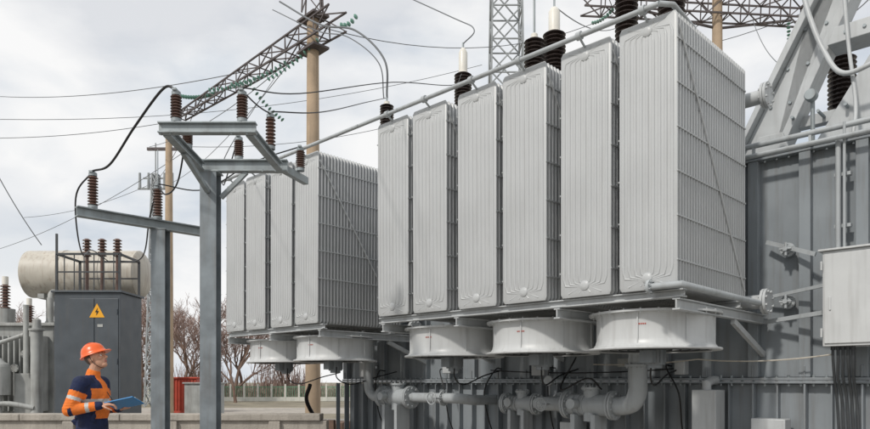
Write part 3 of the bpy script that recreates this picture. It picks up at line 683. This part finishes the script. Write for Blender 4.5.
for i in range(3500):
    x=R.uniform(-40,-8); y=R.uniform(52,60); hh=R.uniform(0.8,3.0)*(0.8+0.4*math.sin(x*0.9))
    p=V((x,y,0)); q=p+V((R.uniform(-.6,.6),R.uniform(-.3,.3),hh)); s.tube([p,p.lerp(q,0.5)+V((R.uniform(-.2,.2),0,0)),q],[0.03,0.022,0.01],3)
fin(s,"shrubs",M_TWIG,smooth=False)

# ---------------------------------------------------------------- worker
WK=empty("worker",(-3.50,7.0,0),math.radians(-3))
def remesh(mb,name,vox,it,mats,assign=None):
    me=bpy.data.meshes.new(name+"_src"); me.from_pydata(mb.v,[],mb.f); ob=bpy.data.objects.new(name+"_src",me); scene.collection.objects.link(ob)
    r=ob.modifiers.new("r",'REMESH'); r.mode='VOXEL'; r.voxel_size=vox
    s_=ob.modifiers.new("s",'SMOOTH'); s_.factor=0.5; s_.iterations=it
    d=bpy.context.evaluated_depsgraph_get(); nm=bpy.data.meshes.new_from_object(ob.evaluated_get(d)); bpy.data.objects.remove(ob)
    nm.name=name
    o=bpy.data.objects.new(name,nm); scene.collection.objects.link(o); o.parent=WK
    nm.materials.clear()
    for m in mats: nm.materials.append(m)
    for p_ in nm.polygons:
        p_.use_smooth=True
        p_.material_index=assign(p_.center) if assign else 0
    return o
b=MB()
for sy in (-1,1):
    b.cap((0,sy*0.10,0.92),(0.02,sy*0.11,0.50),0.105,0.075); b.cap((0.02,sy*0.11,0.50),(-0.01,sy*0.12,0.12),0.075,0.062)
    b.cap((-0.03,sy*0.12,0.055),(0.16,sy*0.135,0.045),0.055,0.045); b.cap((-0.01,sy*0.12,0.14),(-0.01,sy*0.12,0.06),0.065,0.05)
b.ell((0,0,0.95),(0.14,0.185,0.15)); b.ell((0.0,0,1.12),(0.155,0.19,0.20)); b.ell((0.0,0,1.28),(0.15,0.205,0.18)); b.ell((-0.015,0,1.40),(0.10,0.17,0.075))
b.cap((0,0,1.42),(0.01,0,1.49),0.075,0.068)
SH={-1:V((-0.01,-0.20,1.385)),1:V((-0.01,0.20,1.385))}
EL={-1:V((-0.085,-0.27,1.12)),1:V((-0.02,0.28,1.12))}
WR={-1:V((0.175,-0.185,1.165)),1:V((0.215,0.13,1.13))}
for sy in (-1,1):
    b.cap((0,sy*0.12,1.39),SH[sy],0.075,0.078); b.cap(SH[sy],EL[sy],0.078,0.062); b.cap(EL[sy],WR[sy],0.062,0.044)
RR=random.Random(3)
for i in range(18):
    z=RR.uniform(1.0,1.3); th=RR.uniform(0,6.28); p0=V((0.135*math.cos(th),0.18*math.sin(th),z)); p1=p0+V((RR.uniform(-.03,.03),RR.uniform(-.03,.03),RR.uniform(-.1,.1))); b.cap(p0,p1,0.02,0.014,8)
for i in range(5):
    t_=0.5+0.1*i; p_=SH[-1].lerp(EL[-1],t_); b.ell(p_,(0.075,0.073,0.013))
for i in range(3):
    p_=EL[-1].lerp(WR[-1],0.15+0.2*i); b.ell(p_,(0.013,0.062-0.005*i,0.062-0.005*i))
def seg(p,a,bb):
    ab=bb-a; t=max(0,min(1,(p-a).dot(ab)/ab.length_squared)); return (p-(a+ab*t)).length,t
def asg(c):
    z=c.z
    if z<0.09: return 3
    if z<0.93: return 1
    for sy in (-1,1):
        d1,t1=seg(c,SH[sy],EL[sy]); d2,t2=seg(c,EL[sy],WR[sy])
        if d1<0.10 and abs(c.y)>0.155 and t1>0.05 and d1<=d2:
            return 2 if 0.50<t1<0.62 else (1 if t1<0.30 else 0)
        if d2<0.09 and (abs(c.y)>0.19 or c.x>0.13): return 2 if 0.55<t2<0.68 else (1 if (t2>0.88 or t2<0.12) else 0)
    if z>1.47: return 0
    if z>1.335: return 1 if abs(c.y)>0.05 else 0
    if 1.19<z<1.23: return 2
    if abs(c.y)>0.13 and z<1.19 : return 1
    if abs(c.y)>0.165: return 1
    if z<1.03: return 1
    return 0
remesh(b,"clothed_body",0.009,2,[M_ORANGE,M_NAVY,M_REFL,M_DARK],asg)
HR=Matrix.Rotation(math.radians(-20),3,'Y'); HC=V((0.035,0,1.635))
def H(x,y,z): return HC+HR@V((x,y,z))
hd=MB()
hd.ell(H(-0.01,0,0.03),(0.098,0.077,0.095),HR); hd.ell(H(0.025,0,-0.03),(0.068,0.062,0.085),HR)
hd.ell(H(0.058,0,-0.085),(0.036,0.036,0.026),HR); hd.ell(H(0.075,0,-0.045),(0.022,0.03,0.03),HR)
hd.cap(H(0.088,0,0.018),H(0.114,0,-0.018),0.008,0.013,10); hd.ell(H(0.100,-0.012,-0.024),(0.011,0.008,0.008),HR); hd.ell(H(0.100,0.012,-0.024),(0.011,0.008,0.008),HR)
hd.cap(H(0.082,-0.04,0.030),H(0.088,0.04,0.030),0.012,0.012,8)
for sy in (-1,1):
    hd.ell(H(0.06,sy*0.042,-0.015),(0.03,0.022,0.022),HR); hd.ell(H(-0.005,sy*0.078,0.0),(0.020,0.008,0.032),HR)
hd.cap(H(0.092,-0.014,-0.047),H(0.092,0.014,-0.047),0.008,0.008,8); hd.cap(H(0.090,-0.012,-0.060),H(0.090,0.012,-0.060),0.008,0.008,8)
hd.cap((-0.005,0,1.44),H(-0.005,0,-0.04),0.056,0.055)
def asgh(c):
    q=HR.inverted()@(c-HC)
    if abs(q.y)<0.022 and -0.066<q.z<-0.041 and q.x>0.088: return 1
    if q.z>0.01-0.3*(q.x+0.02) and q.x<-0.012 and abs(q.y)<0.082: return 2
    if q.x<-0.045 and q.z>-0.05: return 2
    return 0
remesh(hd,"head",0.0045,2,[M_SKIN,M_LIP,M_HAIR],asgh)
e=MB(); e2=MB(); br_=MB()
for sy in (-1,1):
    e.ell(H(0.078,sy*0.032,0.010),(0.012,0.014,0.009),HR); e2.ell(H(0.0885,sy*0.032,0.011),(0.003,0.005,0.005),HR)
    br_.cap(H(0.092,sy*0.015,0.031),H(0.082,sy*0.050,0.030),0.005,0.004,6)
fin(e,"eyes",M_EYEW,WK); fin(e2,"pupils",M_BLACK,WK); fin(br_,"eyebrows",M_HAIR,WK)
hm=MB(); HO=H(-0.005,0,0.042)
vs=[];fs=[];n=32
prof=[(1.16,-0.004),(1.14,0.004),(1.04,0.012),(1.0,0.035),(0.93,0.065),(0.78,0.095),(0.52,0.115),(0.22,0.124),(0.01,0.125)]
for r,z in prof:
    for i in range(n):
        a=2*math.pi*i/n; rx=0.122*r; ry=0.100*r
        x=rx*math.cos(a); 
        if r>1.03 and math.cos(a)>0: x+=0.045*math.cos(a)**2*(r-1.0)/0.16
        vs.append(HO+HR@V((x,ry*math.sin(a),z)))
for j in range(len(prof)-1):
    for i in range(n): k=(i+1)%n; fs.append((j*n+i,j*n+k,(j+1)*n+k,(j+1)*n+i))
fs.append(tuple(range(n-1,-1,-1)))
hm.add(vs,fs)
for yy in (-0.025,0.0,0.025):
    hm.tube([HO+HR@V((0.118*math.cos(t_),yy,0.008+0.118*math.sin(t_))) for t_ in [math.radians(q_) for q_ in range(25,160,9)]],0.005,6)
fin(hm,"safety_helmet",M_HELM,WK,ang=60)
st=MB()
for sy in (-1,1): st.tube(spline([H(-0.01,sy*0.088,0.04),H(0.0,sy*0.084,-0.03),H(0.03,sy*0.05,-0.095),H(0.045,0,-0.112)]),0.003,5)
fin(st,"chin_strap",M_BLACK,WK)
def hand(mb,wr,fdir,nrm,thumb,curl):
    f_=V(fdir).normalized(); n_=V(nrm).normalized(); n_=(n_-f_*n_.dot(f_)).normalized(); s_=f_.cross(n_)*(1 if thumb>0 else -1)
    Rm=Matrix((f_,s_,n_)).transposed()
    mb.cap(wr-f_*0.03,wr+f_*0.02,0.027,0.025); mb.ell(wr+f_*0.052,(0.052,0.040,0.016),Rm)
    ls=(0.070,0.078,0.072,0.056)
    for i in range(4):
        p_=wr+f_*(0.090-0.004*abs(i-1))+s_*(0.030-0.0195*i); an=0.0
        for k,fr in enumerate((0.45,0.32,0.25)):
            an+=curl[k]; d_=f_*math.cos(an)+n_*math.sin(an); q_=p_+d_*ls[i]*fr; mb.cap(p_,q_,0.0088-0.0008*k,0.0082-0.0008*k,8); p_=q_
    p_=wr+f_*0.022+s_*0.032+n_*0.004
    for k,(l_,d_) in enumerate(((0.040,f_*0.6+s_*0.65+n_*0.4),(0.032,f_*0.85+s_*0.2+n_*0.5),(0.024,f_*0.9-s_*0.1+n_*0.6))):
        q_=p_+d_.normalized()*l_; mb.cap(p_,q_,0.0125-0.0015*k,0.0110-0.0015*k,8); p_=q_
hh=MB(); hand(hh,V((0.185,-0.18,1.167)),(0.85,0.45,0.12),(0,0.2,-1),-1,(0.35,0.6,0.5)); remesh(hh,"hand_right",0.0035,1,[M_SKIN])
hh=MB(); hand(hh,V((0.22,0.125,1.125)),(0.9,-0.42,0.05),(0,0,1),-1,(0.2,0.5,0.5)); remesh(hh,"hand_left",0.0035,1,[M_SKIN])
CL=MB(); cR=Matrix.Rotation(math.radians(-12),3,'Y')@Matrix.Rotation(math.radians(-20),3,'X'); cc=V((0.35,-0.03,1.185))
def obox(mb,c,R,hx,hy,hz):
    c=V(c); mb.add([c+R@V((sx*hx,sy*hy,sz*hz)) for sx,sy,sz in ((-1,-1,-1),(1,-1,-1),(1,1,-1),(-1,1,-1),(-1,-1,1),(1,-1,1),(1,1,1),(-1,1,1))],[(3,2,1,0),(4,5,6,7),(0,1,5,4),(1,2,6,5),(2,3,7,6),(3,0,4,7)])
obox(CL,cc,cR,0.15,0.115,0.006); fin(CL,"clipboard",M_BLUE,WK,smooth=False,bevel=0.003)
CL=MB(); obox(CL,cc+cR@V((0,0,0.0085)),cR,0.13,0.10,0.0015); fin(CL,"paper_sheets",M_PAPER,WK,smooth=False)
CL=MB(); obox(CL,cc+cR@V((0.13,0,0.013)),cR,0.014,0.05,0.006); fin(CL,"clip",M_GALV,WK,smooth=False)
CL=MB(); CL.cap((0.275,-0.10,1.20),(0.235,-0.15,1.30),0.004,0.004,8); fin(CL,"pen",M_BLACK,WK)
